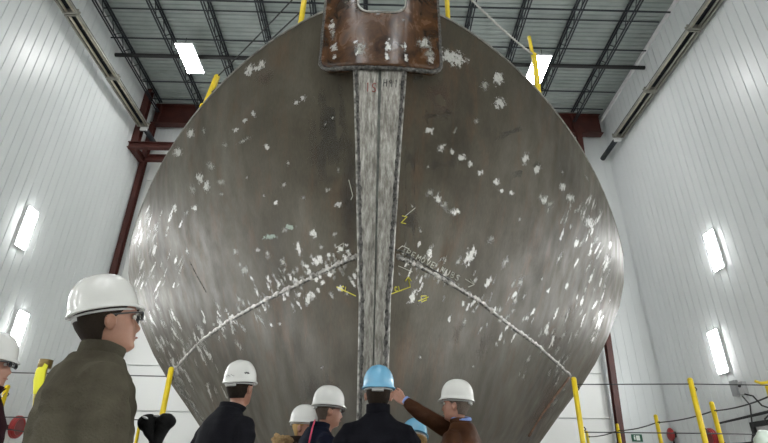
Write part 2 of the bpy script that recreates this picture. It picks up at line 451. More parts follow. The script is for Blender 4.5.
# individual ground patches read off the photograph
P1 = [(250,70,8,14,30,1),(258,68,12,6,-20,1),(262,64,8,9,10,1),(270,52,7,22,10,2),(276,42,9,9,0,1),(297,102,7,6,-20,1),(304,98,7,6,0,1),
 (254,114,6,7,0,1),(246,121,5,5,0,1),(236,130,6,5,0,1),(225,145,6,5,0,2),(267,147,6,6,0,1),(191,133,8,10,0,1),(178,152,9,10,20,1),(211,166,8,11,-30,2),
 (200,178,7,12,-20,1),(207,186,7,13,-10,1),(193,190,6,11,-15,2),(222,182,8,8,0,2),(195,208,6,6,0,1),(187,213,5,6,0,2),(175,208,5,7,0,1),(156,184,6,12,-20,1),(143,206,5,12,10,1),(139,222,4,9,20,1),
 (270,237,14,6,-10,3),(291,227,12,6,0,3),(314,233,7,10,-10,1),(299,248,7,13,-15,1),(268,254,6,10,-10,2),(283,262,6,12,-20,2),(338,205,7,6,0,1),(315,235,6,10,0,2),(285,230,8,5,0,2),
 (236,252,6,6,0,2),(245,270,8,10,0,2),(258,250,8,5,0,2),(276,203,5,5,0,1),(304,198,5,4,0,2),(284,185,6,6,0,2),
 (498,79,10,14,0,1),(484,86,9,12,0,2),(499,103,12,12,20,1),(452,58,30,16,20,1),(476,121,6,6,0,2),(429,131,10,8,20,1),(441,148,9,8,0,1),(452,152,7,6,0,1),(462,158,9,8,0,1),(470,164,6,6,0,1),
 (496,182,7,7,0,1),(501,191,5,5,0,1),(511,193,5,5,0,1),(480,173,6,6,0,1),(443,205,10,12,0,2),(453,211,12,10,10,2),(430,193,9,9,0,2),(437,199,7,10,0,1),(456,212,8,8,0,1),
 (469,256,9,20,28,1),(421,299,7,14,20,2),(412,297,7,16,22,1),(525,159,7,12,15,1),(537,169,7,11,20,1),(544,200,6,9,15,1),(562,187,7,9,10,1),(570,198,8,9,15,1),(589,222,9,12,0,1),(576,243,5,10,15,1),(596,240,5,10,20,2),
 (540,197,5,9,15,2),(549,204,9,9,0,2),(490,240,6,10,25,2),(505,262,6,14,25,2),(500,320,5,8,20,2),(515,300,5,14,25,2),(449,318,4,8,20,1),(463,303,4,6,20,1),(488,282,6,12,25,1),(520,282,6,16,25,2),
 (610,245,4,9,10,1),(600,212,4,8,0,2),(606,265,4,16,20,1),(330,190,5,5,0,2),(245,140,4,16,60,2),(556,122,10,6,30,2),(420,70,20,22,0,2)]
for p in P1: mark(p[0], p[1], p[2]*1.25, p[3]*1.25, p[4], p[5], off=.006)
# streaks along the outer rims
rr = random.Random(3)
for k in range(105):
    f_ = rr.random(); y = 205+f_*190; xe = interp([(200,140),(240,127),(290,127),(330,140),(375,162),(400,180)], y)
    x = xe + 6 + abs(rr.gauss(0, 24)); mark(x, y, rr.uniform(2, 4), rr.uniform(8, 22), (20 if y < 300 else -25)+rr.uniform(-8, 8), 1 if rr.random() < .45 else 2, .005)
for k in range(75):
    f_ = rr.random(); y = 195+f_*150; xe = interp([(190,595),(225,611),(262,618),(300,617),(350,602)], y)
    x = xe - 6 - abs(rr.gauss(0, 26)); mark(x, y, rr.uniform(2, 4), rr.uniform(8, 20), 22+rr.uniform(-8, 8), 1 if rr.random() < .45 else 2, .005)
# patches that flank the two weld seams
SL = [(358,256),(340,263),(320,273),(300,283),(265,300),(230,320),(200,341),(172,372)]
SR = [(396,256),(420,266),(450,283),(480,301),(510,325),(540,347),(571,376)]
def onpoly(P, f_):
    q = f_*(len(P)-1); i = min(int(q), len(P)-2); u = q-i
    return (P[i][0]*(1-u)+P[i+1][0]*u, P[i][1]*(1-u)+P[i+1][1]*u)
for k in range(150):
    f_ = rr.random(); x, y = onpoly(SL, f_); d = rr.gauss(0, 15-5*f_)
    big_ = f_ < .45
    mark(x+d*.3, y+d, rr.uniform(4, 9) if big_ else rr.uniform(2.5, 5), rr.uniform(6, 12) if big_ else rr.uniform(9, 20), -25+rr.uniform(-12, 12), 1 if rr.random() < .38 else 2, .005)
for k in range(100):
    f_ = rr.random(); x, y = onpoly(SR, f_); d = rr.gauss(-3, 11+10*f_)
    mark(x-d*.2, y+d, rr.uniform(2.5, 5), rr.uniform(7, 17), 25+rr.uniform(-10, 10), 1 if rr.random() < .28 else 2, .005)
for k in range(45):
    x = rr.uniform(165, 600); y = rr.uniform(110, 420); mark(x, y, rr.uniform(3, 5), rr.uniform(4, 9), rr.uniform(-30, 30), 2, .005)
for f_ in [i/26 for i in range(27)]:
    x, y = onpoly([(176,383),(190,402),(202,420)], f_) ; mark(x+rr.uniform(-3,3), y+rr.uniform(-3,3), 3, 10, -35, 2, .005)
me = hb.mesh('hull_shell')
uvl = me.uv_layers.new(name='UVMap')
for fi, uvs in UVS:
    for li, uv in zip(me.polygons[fi].loop_indices, uvs): uvl.data[li].uv = uv
bm = bmesh.new(); bm.from_mesh(me)
bmesh.ops.recalc_face_normals(bm, faces=[f for f in bm.faces if f.material_index == 0]); bm.to_mesh(me); bm.free()
for m_ in (M_hull, M_mark, M_mark2, M_pale, M_rustp, M_dark): me.materials.append(m_)
SHIP = thing('ship_bow_section', 'large unpainted grey-brown steel ship bow with scattered bright ground patches', 'ship', (0, 8, .3))
def ship_part(o): o.parent = SHIP; o.matrix_parent_inverse = Matrix.Translation((0, -8, -.3)); return o
hull = ship_part(link('hull_shell', me))
for p in me.polygons: p.use_smooth = p.material_index != 0 or len(p.vertices) == 4
hull.data.set_sharp_from_angle(angle=math.radians(25)) if hasattr(hull.data, 'set_sharp_from_angle') else None
# deck edge bar
def strip(pts, w, h, name, mt, up=(0,0,1)):
    m = MB()
    pts = [Vector(p) for p in pts]; rg = []
    for i, p in enumerate(pts):
        d = (pts[min(i+1, len(pts)-1)] - pts[max(i-1, 0)]).normalized(); x = d.cross(Vector(up)).normalized(); z = x.cross(d)
        rg.append([p+x*w/2-z*h/2, p+x*w/2+z*h/2, p-x*w/2+z*h/2, p-x*w/2-z*h/2])
    m.loft(rg); return ship_part(m.build(name, mt))
for sx, sd in ((-1, 'left'), (1, 'right')):
    strip([HP(sx, a, 6.33) for a in AL[4:]] + [(sx*6.27, 17, 6.33)], .024, .022, 'deck_edge_bar', M_edge)
# keel skeg line and stem bar
def stemw(z): return interp([(.6,.09),(1.4,.10),(2.15,.11),(2.70,.12),(2.74,.135),(3.1,.150),(4.3,.215),(5.4,.285)], z)
def stem_strip(f0, f1, zr, front, name, mt, depth=.22):
    m = MB(); rg = []
    for z in zr:
        w = stemw(z); y = interp(YT, z)-front
        xs = [SX0+w*f0, SX0+w*f1]
        rg.append([(xs[0], y, z), (xs[1], y, z), (xs[1], y+depth, z), (xs[0], y+depth, z)])
    m.loft(rg); return ship_part(m.build(name, mt, bevel=.006))
zs = [1.0+.12*i for i in range(39)]
stem_strip(-.92, -.06, zs, .075, 'stem_bar', M_stem)['label'] = 'ground bright left half of the stem bar'
stem_strip(.06, .92, zs, .075, 'stem_bar', M_stem)['label'] = 'ground bright right half of the stem bar'
M_groove = mottled('groove_steel', (.05,.055,.05), (.13,.14,.12), 8, .5, .3)
stem_strip(-.07, .07, zs, .062, 'stem_groove', M_groove)
for s_ in (-1, 1):
    m = MB(); pts = []; rad = []
    zz = 1.0; rb = random.Random(5+s_)
    while zz < 5.5:
        w = stemw(zz); pts.append((SX0+s_*(w*.97), interp(YT, zz)-.06+rb.uniform(-.006, .006), zz)); rad.append(.020+rb.uniform(-.006, .006)); zz += .035
    m.tube(pts, rad, 8); ship_part(m.build('weld_bead', M_weld, smooth=True))['label'] = 'dark weld bead down one edge of the stem bar'
    m = MB(); m.tube([(x+s_*.026, y+.05, z) for x, y, z in pts], .014, 8); ship_part(m.build('weld_bead', M_weldb, smooth=True))
# weld seams on the knuckle
def seam(P, name, mt, w=.035, n=60, ragged=.35, off=.0, flat=.5):
    m = MB(); pts = []; rad = []; rs = random.Random(11)
    for i in range(n+1):
        x, y = onpoly(P, i/n); q = hit(x, y, off)
        if q: pts.append(q[0]); rad.append(w*(1+rs.uniform(-ragged, ragged)))
    if len(pts) > 2:
        m.tube(pts, rad, 8); return ship_part(m.build(name, mt, smooth=True))
for P in (SL, SR):
    seam([(x, y) for x, y in P], 'weld_seam', M_weldb, .034, 110, .35, -.020)
    seam([(x, y+1.7) for x, y in P], 'weld_seam', M_weld, .014, 90, .4, -.006)['label'] = 'dark undercut line below the ground weld seam'
seam([(396,250),(401,251),(430,268),(455,283)], 'weld_seam', M_weld, .010, 40, .5)
seam([(569,377),(556,394),(543,412),(528,436)], 'weld_seam', mottled('rusty_seam', (.06,.028,.015), (.14,.07,.035), 12, .7), .035, 30, .3)['label'] = 'rusty brown butt seam low on the right side'
seam([(176,380),(188,398),(200,416),(212,436)], 'weld_seam', M_weld, .010, 30, .4)
seam([(190,262),(197,276),(206,292)], 'weld_seam', M_weld, .008, 16, .4)

# brown bow plate with the U-shaped notch
def bow_plate():
    hw, zb, zt, rc = .695, 5.215, 7.0, .13
    nhw, nb, rn = .29, 6.07, .19
    xs = [-hw + rc*(1-cos(PI/2*i/6)) for i in range(7)] + [-.50, -.42, -.36] + [-nhw-.001, -nhw+.001] + [-nhw+rn*(1-cos(PI/2*i/6)) for i in range(1, 7)] + [-.06]
    xs = xs + [0] + [-x for x in reversed(xs)]
    def bot(x):
        d = abs(x)-(hw-rc); return zb if d <= 0 else zb+rc-math.sqrt(max(rc*rc-d*d, 0))
    def top(x):
        ax = abs(x)
        if ax > nhw:
            d = ax-(hw-.2); return zt if d <= 0 else zt-.2+math.sqrt(max(.04-d*d, 0))
        d = ax-(nhw-rn); return nb if d <= 0 else nb+rn-math.sqrt(max(rn*rn-d*d, 0))
    def pt(x, z, back): return Vector((x-.015, 4.33 + .38*x*x + .01*(z-5)**2 + back, z + .24*x*x*max(0, 6.2-z) + .5*max(0, back-.05)))
    NZ = 22; m = MB(); gf = []; gb = []
    for x in xs:
        b, t_ = bot(x), top(x)
        gf.append([pt(x, b+(t_-b)*j/NZ, 0) for j in range(NZ+1)]); gb.append([pt(x, b+(t_-b)*j/NZ, .16) for j in range(NZ+1)])
    n = len(xs)
    vs = [v for c in gf for v in c] + [v for c in gb for v in c]; o = n*(NZ+1); fs = []
    for i in range(n-1):
        for j in range(NZ):
            a = i*(NZ+1)+j; fs.append((a, a+NZ+1, a+NZ+2, a+1)); fs.append((o+a, o+a+1, o+a+NZ+2, o+a+NZ+1))
        a = i*(NZ+1); fs.append((a, o+a, o+a+NZ+1, a+NZ+1)); a += NZ; fs.append((a, a+NZ+1, o+a+NZ+1, o+a))
    for i in (0, n-1):
        for j in range(NZ): a = i*(NZ+1)+j; fs.append((a, a+1, o+a+1, o+a))
    m.add(vs, fs); ship_part(m.build('bow_plate', M_brown, smooth=False))['label'] = 'brown heat-stained steel plate with a rounded notch'
    pl = bpy.data.objects['bow_plate'].data
    for p in pl.polygons:
        p.use_smooth = abs(p.normal.y) > .8
    # rim bead round sides and bottom
    path = [pt(-hw-.01, zt-.2 - (zt-.2-zb-rc)*i/24, .03) for i in range(25)] + [pt(-hw+rc-(rc+.01)*cos(PI/2*i/8), zb+rc-(rc+.01)*sin(PI/2*i/8), .03) for i in range(1, 9)]
    path += [pt(-hw+rc+(2*hw-2*rc)*i/30, zb-.01, .03) for i in range(1, 31)]
    path += [Vector((-2*.015-p.x, p.y, p.z)) for p in reversed(path[:33])]
    rb = random.Random(2); m = MB(); m.tube(path, [.026+rb.uniform(-.005, .005) for _ in path], 8)
    ship_part(m.build('weld_bead', M_weld, smooth=True))['label'] = 'dark weld bead around the brown plate'
    np_ = [pt(-nhw, 6.9-(6.9-nb-rn)*i/8, .0) for i in range(9)] + [pt(-nhw+rn-rn*cos(PI/2*i/8), nb+rn-rn*sin(PI/2*i/8), 0) for i in range(1, 9)]
    np_ += [Vector((-2*.015-p.x, p.y, p.z)) for p in reversed(np_)]
    m = MB(); m.tube(np_, .013, 8); ship_part(m.build('notch_highlight', M_edge, smooth=True))['label'] = 'bright tube imitating the highlight on the notch rim'  # pale tube puts the notch's edge highlight into the mesh
    # ground patches on the plate
    uvs = []; mm = MB()
    def pm(px, py, w, h, mi, ang=0):
        c = atY(px, py, 4.36); wx, hz = w*.0112, h*.0132; N = 4; v = []; uv = []
        for j in range(N+1):
            for i in range(N+1):
                u, q = i/N-.5, j/N-.5; x = c.x+.015+(u*cos(ang)-q*sin(ang))*wx; z = c.z+(q*cos(ang)+u*sin(ang))*hz
                v.append(pt(x, z, -.003)); uv.append((i/N, j/N))
        fs_ = [(j*(N+1)+i, j*(N+1)+i+1, (j+1)*(N+1)+i+1, (j+1)*(N+1)+i) for j in range(N) for i in range(N)]
        b = len(mm.f); mm.add(v, fs_, mi)
        for k, f in enumerate(fs_): uvs.append((b+k, [uv[i] for i in f]))
    for a in [(331,20,9,20,0),(332,30,8,26,1),(333,45,10,13,0),(333,56,9,8,0),(356,42,8,7,0),(356,55,6,10,0),(360,50,18,22,1),(388,48,9,20,0),(387,58,7,12,0),(405,47,5,14,0),(406,58,6,12,0),(426,42,26,26,1),(431,52,16,28,1),(425,40,14,14,0),(432,58,9,14,0),(404,20,6,5,1)]: pm(*a)
    me_ = mm.mesh('ground_patch'); ul = me_.uv_layers.new(name='UVMap')
    for fi, q in uvs:
        for li, uv in zip(me_.polygons[fi].loop_indices, q): ul.data[li].uv = uv
    for m_ in (M_mark, M_mark2): me_.materials.append(m_)
    ship_part(link('ground_patches', me_, None, True))['label'] = 'bright ground patches on the brown plate'
bow_plate()
# deck bits behind the plate: bulwark stub closing the plate onto the deck
m = MB(); m.box((-.015, 4.62, 5.60), (1.0, .25, .55)); ship_part(m.build('bow_backing', M_hull))
# chalk writing on the hull (strokes laid on the plate)
def strokes(lines, mt, r, label, name='chalk_writing'):
    m = MB()
    for L_ in lines:
        pts = []
        for (a, b) in zip(L_, L_[1:]):
            for i in range(4): pts.append((a[0]+(b[0]-a[0])*i/4, a[1]+(b[1]-a[1])*i/4))
        pts.append(L_[-1]); q = [hit(x, y, .004) for x, y in pts]; q = [z[0] for z in q if z]
        if len(q) > 1: m.tube(q, r, 5)
    o = ship_part(m.build(name, mt)); o['label'] = label
FONT = {'R': [[(0,1),(0,0),(.6,.05),(.6,.45),(0,.5)],[(.2,.5),(.7,1)]], 'E': [[(.6,0),(0,0),(0,1),(.6,1)],[(0,.5),(.5,.5)]], 'M': [[(0,1),(.1,0),(.4,.6),(.7,0),(.8,1)]],
 'O': [[(.3,0),(0,.3),(0,.7),(.3,1),(.6,.7),(.6,.3),(.3,0)]], 'V': [[(0,0),(.35,1),(.7,0)]], 'N': [[(0,1),(0,0),(.6,1),(.6,0)]], 'U': [[(0,0),(0,.8),(.3,1),(.6,.8),(.6,0)]],
 'B': [[(0,0),(0,1),(.6,.85),(.6,.6),(0,.5),(.55,.35),(.5,.05),(0,0)]], 'S': [[(.6,.1),(.3,0),(0,.2),(.1,.45),(.5,.6),(.6,.85),(.3,1),(0,.9)]],
 'L': [[(0,0),(0,1),(.5,1)]], 'C': [[(.6,.15),(.3,0),(0,.3),(0,.7),(.3,1),(.6,.85)]], 'H': [[(0,0),(0,1)],[(.6,0),(.6,1)],[(0,.5),(.6,.5)]], '4': [[(.5,1),(.5,0),(0,.65),(.7,.65)]], '9': [[(.6,.3),(.3,0),(0,.25),(.3,.5),(.6,.3),(.5,1)]], '1': [[(.2,.15),(.35,0),(.35,1)]], ' ': [], 'Z': [[(0,0),(.6,0),(0,1),(.6,1)]]}
def word(s_, x0, y0, h, ang, w=None):
    w = w or h*.75; out = []; ca, sa = cos(math.radians(ang)), sin(math.radians(ang)); x = 0
    for ch in s_:
        for L_ in FONT[ch]: out.append([(x0+(x+a*w)*ca-(b*h)*sa, y0+(x+a*w)*sa+b*h*ca) for a, b in L_])
        x += w*1.1
    return out
strokes(word('REMOVE NUBS', 408, 249.5, 5.6, 27, 5.0) + [[(397,250),(402,246),(409,249)],[(465,279),(473,284)],[(470,279),(474,284.5),(468,287)]], M_chalk, .0045, 'white chalk writing above the right weld seam')
strokes([[(391,294),(410,287),(408,278)],[(405,281),(408,277),(411,281)]] + word('CL', 394, 287, 5, -12) + [[(337,287),(356,296)]] + word('CL', 342, 286, 5, 10), M_chalky, .005, 'yellow marker lines and letters beside the stem')
strokes(word('Z', 402, 216, 7, 10, 8) + [[(418,301),(428,297)],[(421,296),(426,296),(426,300),(421,302),(421,296)]], M_chalky, .005, 'yellow marker symbols right of the stem')
strokes([[(365,86),(372,84)]] + word('M', 340, 240, 6, -30) + word('X', 340, 240, 6, -30) if False else [[(336,248),(344,243),(343,250),(337,252)],[(349,180),(353,196),(351,200)],[(404,217),(415,208)],[(398,266),(412,272)]], M_chalk, .004, 'faint chalk marks either side of the stem')
def stem_word(s_, px, py, h, mt, label):
    m = MB()
    for L_ in word(s_, px, py, h, 4):
        q = [atY(x, y, 4.40) for x, y in L_]
        for v in q: v.y = interp(YT, v.z)-.08
        if len(q) > 1: m.tube(q, .0045, 5)
    ship_part(m.build('marker_writing', mt))['label'] = label
stem_word('H914', 384, 79, 6.5, M_ink, 'dark handwritten characters at the top of the stem bar')
stem_word('1S', 366, 82, 8, mat('red_marker', (.22,.03,.02), .8), 'red handwritten mark at the top of the stem bar')

# keel blocks
for k, y in enumerate((6.6, 9.6, 12.6, 15.6)):
    m = MB()
    for i in range(2): m.box((0, y, .14+.27*i), (1.6 if i == 0 else 1.3, .4, .27))
    o = m.build('keel_block', M_wood, bevel=.01); tag(o, 'timber block stack under the ship keel, below the view', 'keel block', 'timber blocks under the keel')

# deck stanchions and their guard cables
def post_xy(base, top, r, mt, name, label, cat='post', grp=None, bend=None):
    base = Vector(base); top = Vector(top)
    t_ = thing(name, label, cat, base, 0, grp); m = MB(); m.tube([(0,0,0), top-base], r, 12); m.build('pole', mt, t_, True)
    if bend:
        m = MB(); m.tube([top-base+Vector(bend[0]), Vector(bend[1])-base], r*.65, 10); m.build('bent_tip', mt, t_, True)
    m = MB(); m.tube([(0,0,-.01), (0,0,.02)], r*1.7, 14); m.build('foot', mt, t_)
    m = MB(); m.ball(top-base, r*1.02, 10, 6); m.build('cap', mt, t_, True)
    return t_
G3 = 'yellow stanchions along the ship deck edge'
b = atZ(208,103,6.34); b.x += .08; b.y += .08; tl = atY(217,76,b.y)
dk = [( -2.70, 6.48), (-1.00, 4.85)]
p1 = atY(205.5, 103, 6.5); p1.z = 6.33; t1 = atY(217, 77, 6.5)
post_xy(p1, t1, .047, M_yel, 'deck_stanchion', 'short yellow post on the left deck edge of the ship', 'post', G3)
p2 = Vector((-1.12, 5.04, 6.35)); t2 = p2 + Vector((.02, 0, 1.15))
post_xy(p2, t2, .038, M_yel, 'deck_stanchion', 'yellow post on the deck just left of the brown bow plate', 'post', G3)
p3 = Vector((.87, 4.88, 6.35)); t3 = p3 + Vector((.0, 0, 1.15))
post_xy(p3, t3, .032, M_yel, 'deck_stanchion', 'yellow post on the deck just right of the brown bow plate', 'post', G3)
p4 = Vector((2.52, 6.4, 6.35)); t4 = atY(534, 55, 6.4); t5 = atY(529, 37, 6.4)
post_xy(p4, t4, .045, M_yel, 'deck_stanchion', 'tall yellow post with bent tip on the right deck edge, before the lamp', 'post', G3, bend=((-.02,0,-.12), t5))
def cable(pts, r, label, mt=M_cable, sag=.0, name='cable', grp='guard cables strung between yellow posts', cat='cable'):
    out = []
    for a, b in zip(pts, pts[1:]):
        a = Vector(a); b = Vector(b)
        for i in range(12): u = i/12; p = a.lerp(b, u); p.z -= sag*4*u*(1-u); out.append(p)
    out.append(Vector(pts[-1])); m = MB(); m.tube(out, r, 6); tag(m.build(name, mt, smooth=True), label, cat, grp)
cable([t2+Vector((0,0,-.1)), t1], .011, 'upper guard cable from bow post down to the left deck post', sag=.03)
cable([t2+Vector((0,0,-.6)), p1.lerp(t1, .45)], .011, 'lower guard cable from bow post down to the left deck post', sag=.03)
# twisted rope, two strands
m = MB()
for ph in (0, PI):
    pts = []
    A = t3 + Vector((0,0,.05)); B = t4
    for i in range(161):
        u = i/160; p = A.lerp(B, u); p.z -= .10*4*u*(1-u); a = ph + i*.8
        pts.append(p+Vector((.012*cos(a), .004, .012*sin(a))))
    m.tube(pts, .011, 6)
tag(m.build('rope', M_rope, smooth=True), 'pale twisted rope slanting down to the right deck post', 'rope')

# ------------------------------------------------------------------ floor stanchion fence
G4 = 'yellow stanchions around the ship on the hall floor'
PX = [(2.11,5.6,'yellow floor post just right of the hull, in front of its lower weld'),(3.31,5.52,'tall yellow floor post left of the grey wall box'),(4.37,5.86,'yellow floor post with a hook on its top at the right edge'),
      (4.50,7.15,'yellow floor post just left of the wall cable, second from right edge'),(4.46,8.6,'yellow floor post beside the red alarm bell'),(4.44,10.0,'yellow floor post in front of the red steel column'),(4.40,11.4,'small far yellow floor post next to the lower right hull'),
      (-2.10,5.45,'yellow floor post in front of the lower left hull'),(-4.62,6.8,'yellow floor post beside the face of the left edge person'),(-4.6,10.9,'far yellow floor post seen below the black gloves')]
for x, y, lb in PX:
    r = thing('floor_stanchion', lb, 'post', (x, y, 0), 0, G4)
    rad = .027 if y < 6 else .03
    m = MB(); m.tube([(0,0,0), (0,0,2.07)], rad, 14); m.build('pole', M_yel, r, True)
    m = MB(); m.ball((0,0,2.07), rad*1.05, 12, 6); m.build('cap', M_yel, r, True)
    m = MB(); m.tube([(0,0,0), (0,0,.02)], .12, 18); m.build('base_plate', M_yel, r)
    m = MB()
    for z in (1.98, 1.58): m.tube([(rad+.004,0,z-.02),(rad+.02,0,z),(rad+.004,0,z+.02)], .006, 6)
    m.build('cable_eye', M_cable, r)
# leaning strapped post on the left
r = thing('strapped_post', 'leaning metal post with hanging yellow webbing strap, left of the foreground man', 'post', (-3.62, 5.3, 0))
a = Vector((0,0,0)); tp = atY(46, 362, 5.3) - Vector((-3.62, 5.3, 0))
kn = atY(37, 396, 5.3) - Vector((-3.62, 5.3, 0)); m = MB(); m.tube([(.45,0,0), kn+Vector((.03,0,-.12)), kn, tp], .032, 14); m.build('pole', mottled('brass_paint', (.30,.24,.03), (.42,.35,.05), 8, .4, .3), r, True)
m = MB(); m.tube([tp+Vector((0,0,-.06)), tp+Vector((0,0,.02))], [.062,.062], 18); m.build('collar', mat('worn_brass', (.20,.14,.05), .4, .6), r, True)
m = MB(); q = [atY(px, py, 5.25)-Vector((-3.62,5.3,0)) for px, py in ((46,364),(41,370),(39,380),(38,388),(36,394))]
m.tube(q, [.03,.05,.055,.045,.03], 10, flat=.25, up=(0,1,0)); m.build('strap', mat('yellow_webbing', (.75,.72,.03), .6), r, True)
EYE = 1.98
def E(x, y, z=EYE): return (x, y, z)
cable([E(2.14,5.6,2.02), E(3.31,5.52,2.03), E(4.37,5.5,2.03), (6.8,5.5,2.03)], .006, 'upper guard cable along the right row of posts nearest the camera')
cable([E(2.14,5.6,1.55), E(3.31,5.52,1.55), E(4.37,5.86,1.58)], .006, 'lower guard cable along the right row of posts nearest the camera')
cable([E(4.37,5.86), E(4.50,7.15), E(4.46,8.6), E(4.44,10.0), E(4.40,11.4)], .009, 'upper guard cable running back along the right of the ship', sag=.03)
cable([E(4.37,5.86,1.58), E(4.50,7.15,1.58), E(4.46,8.6,1.58), E(4.44,10,1.58)], .009, 'lower guard cable running back along the right of the ship', sag=.03)
cable([E(-2.10,5.45,2.0), E(-3.55,5.4,2.0), E(-5.8,5.4,2.0)], .006, 'upper guard cable behind the foreground man')
cable([E(-2.10,5.45,1.58), E(-3.6,5.4,1.58), E(-5.8,5.4,1.58)], .006, 'lower guard cable behind the foreground man')
cable([E(-4.62,6.8,2.0), E(-3.72,5.4,1.72)], .006, 'cable sloping from the left edge post to the strapped post')
cable([(-3.45,5.28,2.1), (-2.7,4.6,2.9), (-2.2,4.2,3.1)] if False else [E(-4.62,6.8,1.6), E(-4.6,10.9,1.6)], .009, 'lower guard cable running back along the left of the ship')
# hook and hanging line on the right edge post
r = thing('post_hook', 'small dark hook and tangled cord tied on the right edge post', 'hook', (4.37, 5.86, 2.09))
m = MB(); m.tube([(-.14,-.02,.04),(-.08,-.02,.02),(.0,-.02,.03),(.07,-.03,.09),(.10,-.03,.06)], .016, 8); m.build('hook', M_yel, r, True)
m = MB(); m.tube([(.02,-.03,.05),(.06,-.03,.07),(.09,-.03,.11),(.12,-.03,.09)], .012, 8); m.build('hook_tip', M_black, r, True)
m = MB(); m.tube([(-.30,-.02,-.10),(-.22,-.03,-.12),(-.16,-.04,-.22),(-.05,-.05,-.26),(0,-.05,-.34),(.03,-.05,-.30),(-.10,-.05,-.30),(-.18,-.05,-.36),(-.17,-.05,-.40)], .009, 8); m.build('cord', M_black, r, True)
m = MB(); m.tube([(0,0,-.35),(0,0,-.20)], .046, 12); m.build('cord_wrap', M_black, r, True)
# plastic bag tied to that post
m = MB(); m.ball((0,0,0), (.09,.07,.11), 20, 14, Euler((0,.5,0)).to_matrix())
for i, v in enumerate(m.v): m.v[i] = v*(1+.25*noise.noise(v*14))
o = m.build('plastic_bag', M_plastic, smooth=True); o.location = atY(764, 441, 5.74); tag(o, 'pale crumpled plastic bag tied to the right edge post', 'bag')

# ------------------------------------------------------------------ wall fittings
# junction box with cable on the right wall
r = thing('junction_box', 'grey electrical box pair on the right wall under the lower lamp', 'electrical box', (11.3, 16.35, 3.85))
m = MB(); m.box((0,.22,.04), (.12,.28,.46)); m.build('box', M_grey, r, bevel=.01)
m = MB(); m.box((-.01,-.16,-.02), (.14,.22,.38)); m.build('meter', mat('pale_grey_box', (.42,.43,.43), .5), r, bevel=.01)
m = MB(); m.tube([(-.08,-.15,.05),(-.11,-.15,.05)], .05, 12); m.build('dial', M_black, r)
cable([(11.2,16.2,3.6),(11.15,15.9,3.3),(11.15,16.1,2.6),(11.15,16.6,1.8),(11.15,17,.4)], .022, 'dark cable hanging down from the grey electrical box', sag=0, grp=None)
# pipe frame and doorway on the right wall
m = MB(); m.tube([(11.24,17.85,0),(11.24,17.80,2.97),(11.24,15.2,3.05),(11.24,13.4,3.05)], .045, 8)
tag(m.build('pipe_frame', M_black, smooth=False), 'black pipe run forming a frame on the right wall', 'pipe')
m = MB(); m.box((11.28,16.2,1.4), (.12,.14,2.8)); m.box((11.28,14.9,1.4), (.12,.14,2.8)); m.box((11.28,15.55,2.78), (.12,1.44,.14))
fr = struct(m.build('door_2', M_black)); m = MB(); m.box((11.32,15.55,1.37), (.05,1.2,2.7)); m.build('door_leaf', M_housing, fr)
# exit sign on the back wall
s0 = atY(637, 438, 20.96)
r = thing('exit_sign', 'small green sign with white symbol on the back wall, right of red column', 'sign', s0)
m = MB(); m.box((0,0,0), (.40,.04,.26)); m.build('sign_panel', M_green, r)
m = MB(); m.box((.03,-.023,.0), (.14,.006,.17)); m.box((-.10,-.023,-.01), (.05,.006,.11)); m.ball((-.10,-.024,.075), (.022,.004,.022), 10, 6); m.build('symbol', M_white, r)
# alarm bell
s0 = atY(652, 431, 20.5)
r = thing('alarm_bell', 'red round alarm bell on the right wall in the far corner', 'bell', (11.2, 20.6, 3.15))
s0 = atX(652, 432, 11.2); r.location = (11.25, 20.75, 2.87)
m = MB(); m.ball((-.06,0,0), (.09,.24,.24), 20, 12); m.build('gong', M_redgl, r, True)
m = MB(); m.tube([(0,0,-.2),(0,.02,-.8)], .03, 8); m.box((0,.02,-.55), (.22,.24,.2)); m.box((.05,0,0), (.12,.2,.2)); m.build('conduit', M_black, r)
# hose reels
for loc, lb in ((atX(712,439,11.1), 'red round hose reel on the right wall between two yellow posts'), (atX(16,427,-11.1), 'red hose reel on the left wall behind the left edge person')):
    sx = 1 if loc.x > 0 else -1
    r = thing('hose_reel', lb, 'hose reel', loc, 0, None)
    m = MB()
    for i in range(4):
        pts = [(-sx*.03*i, (.30-.04*(i % 2))*cos(a), (.30-.04*(i % 2))*sin(a)) for a in [2*PI*k/28 for k in range(29)]]
        m.tube(pts, .035, 8)
    m.build('hose', M_redgl, r, True)
    m = MB(); m.tube([(-sx*.10,0,0),(sx*.02,0,0)], .27, 24); m.build('drum', mat('dark_red', (.16,.01,.01), .4), r)
    m = MB(); m.box((sx*.14,0,0), (.24,.12,.12)); m.build('bracket', M_black, r)

# ------------------------------------------------------------------ people
def skinmat(name, c1, c2):
    m = mat(name, c1, .5); t = NT(m); t.col(t.ramp(t.noise(t.co(), 14, 4), [(.35, c1), (.65, c2)])); m.node_tree.nodes['Principled BSDF'].inputs['Subsurface Weight'].default_value = .05
    return m
M_skin = skinmat('skin_fair', (.30,.145,.095), (.37,.19,.13)); M_skin2 = skinmat('skin_tan', (.25,.12,.075), (.31,.155,.098))
def cloth(name, c1, c2, rough=.85, bump=.35, bsc=70, **kw): return mottled(name, c1, c2, 5, rough, 0, bump, bsc, spec=.05, **kw)
M_fleece = cloth('olive_fleece', (.050,.044,.031), (.088,.080,.058), .95, .6, 120)
M_blackj = cloth('black_jacket', (.006,.006,.008), (.012,.012,.015), .75)
M_navy = cloth('navy_jacket', (.005,.006,.013), (.009,.011,.022), .75)
M_blackc = cloth('black_coat', (.005,.005,.007), (.009,.009,.012), .9)
M_leather = cloth('brown_leather', (.030,.012,.006), (.062,.026,.012), .5, .4, 30)
M_maroon = cloth('dark_maroon_jacket', (.020,.007,.010), (.035,.012,.016), .8)
M_dkcoat = cloth('dark_brown_coat', (.015,.011,.009), (.03,.02,.016), .9)
M_trous = cloth('dark_trousers', (.02,.02,.026), (.03,.03,.038))
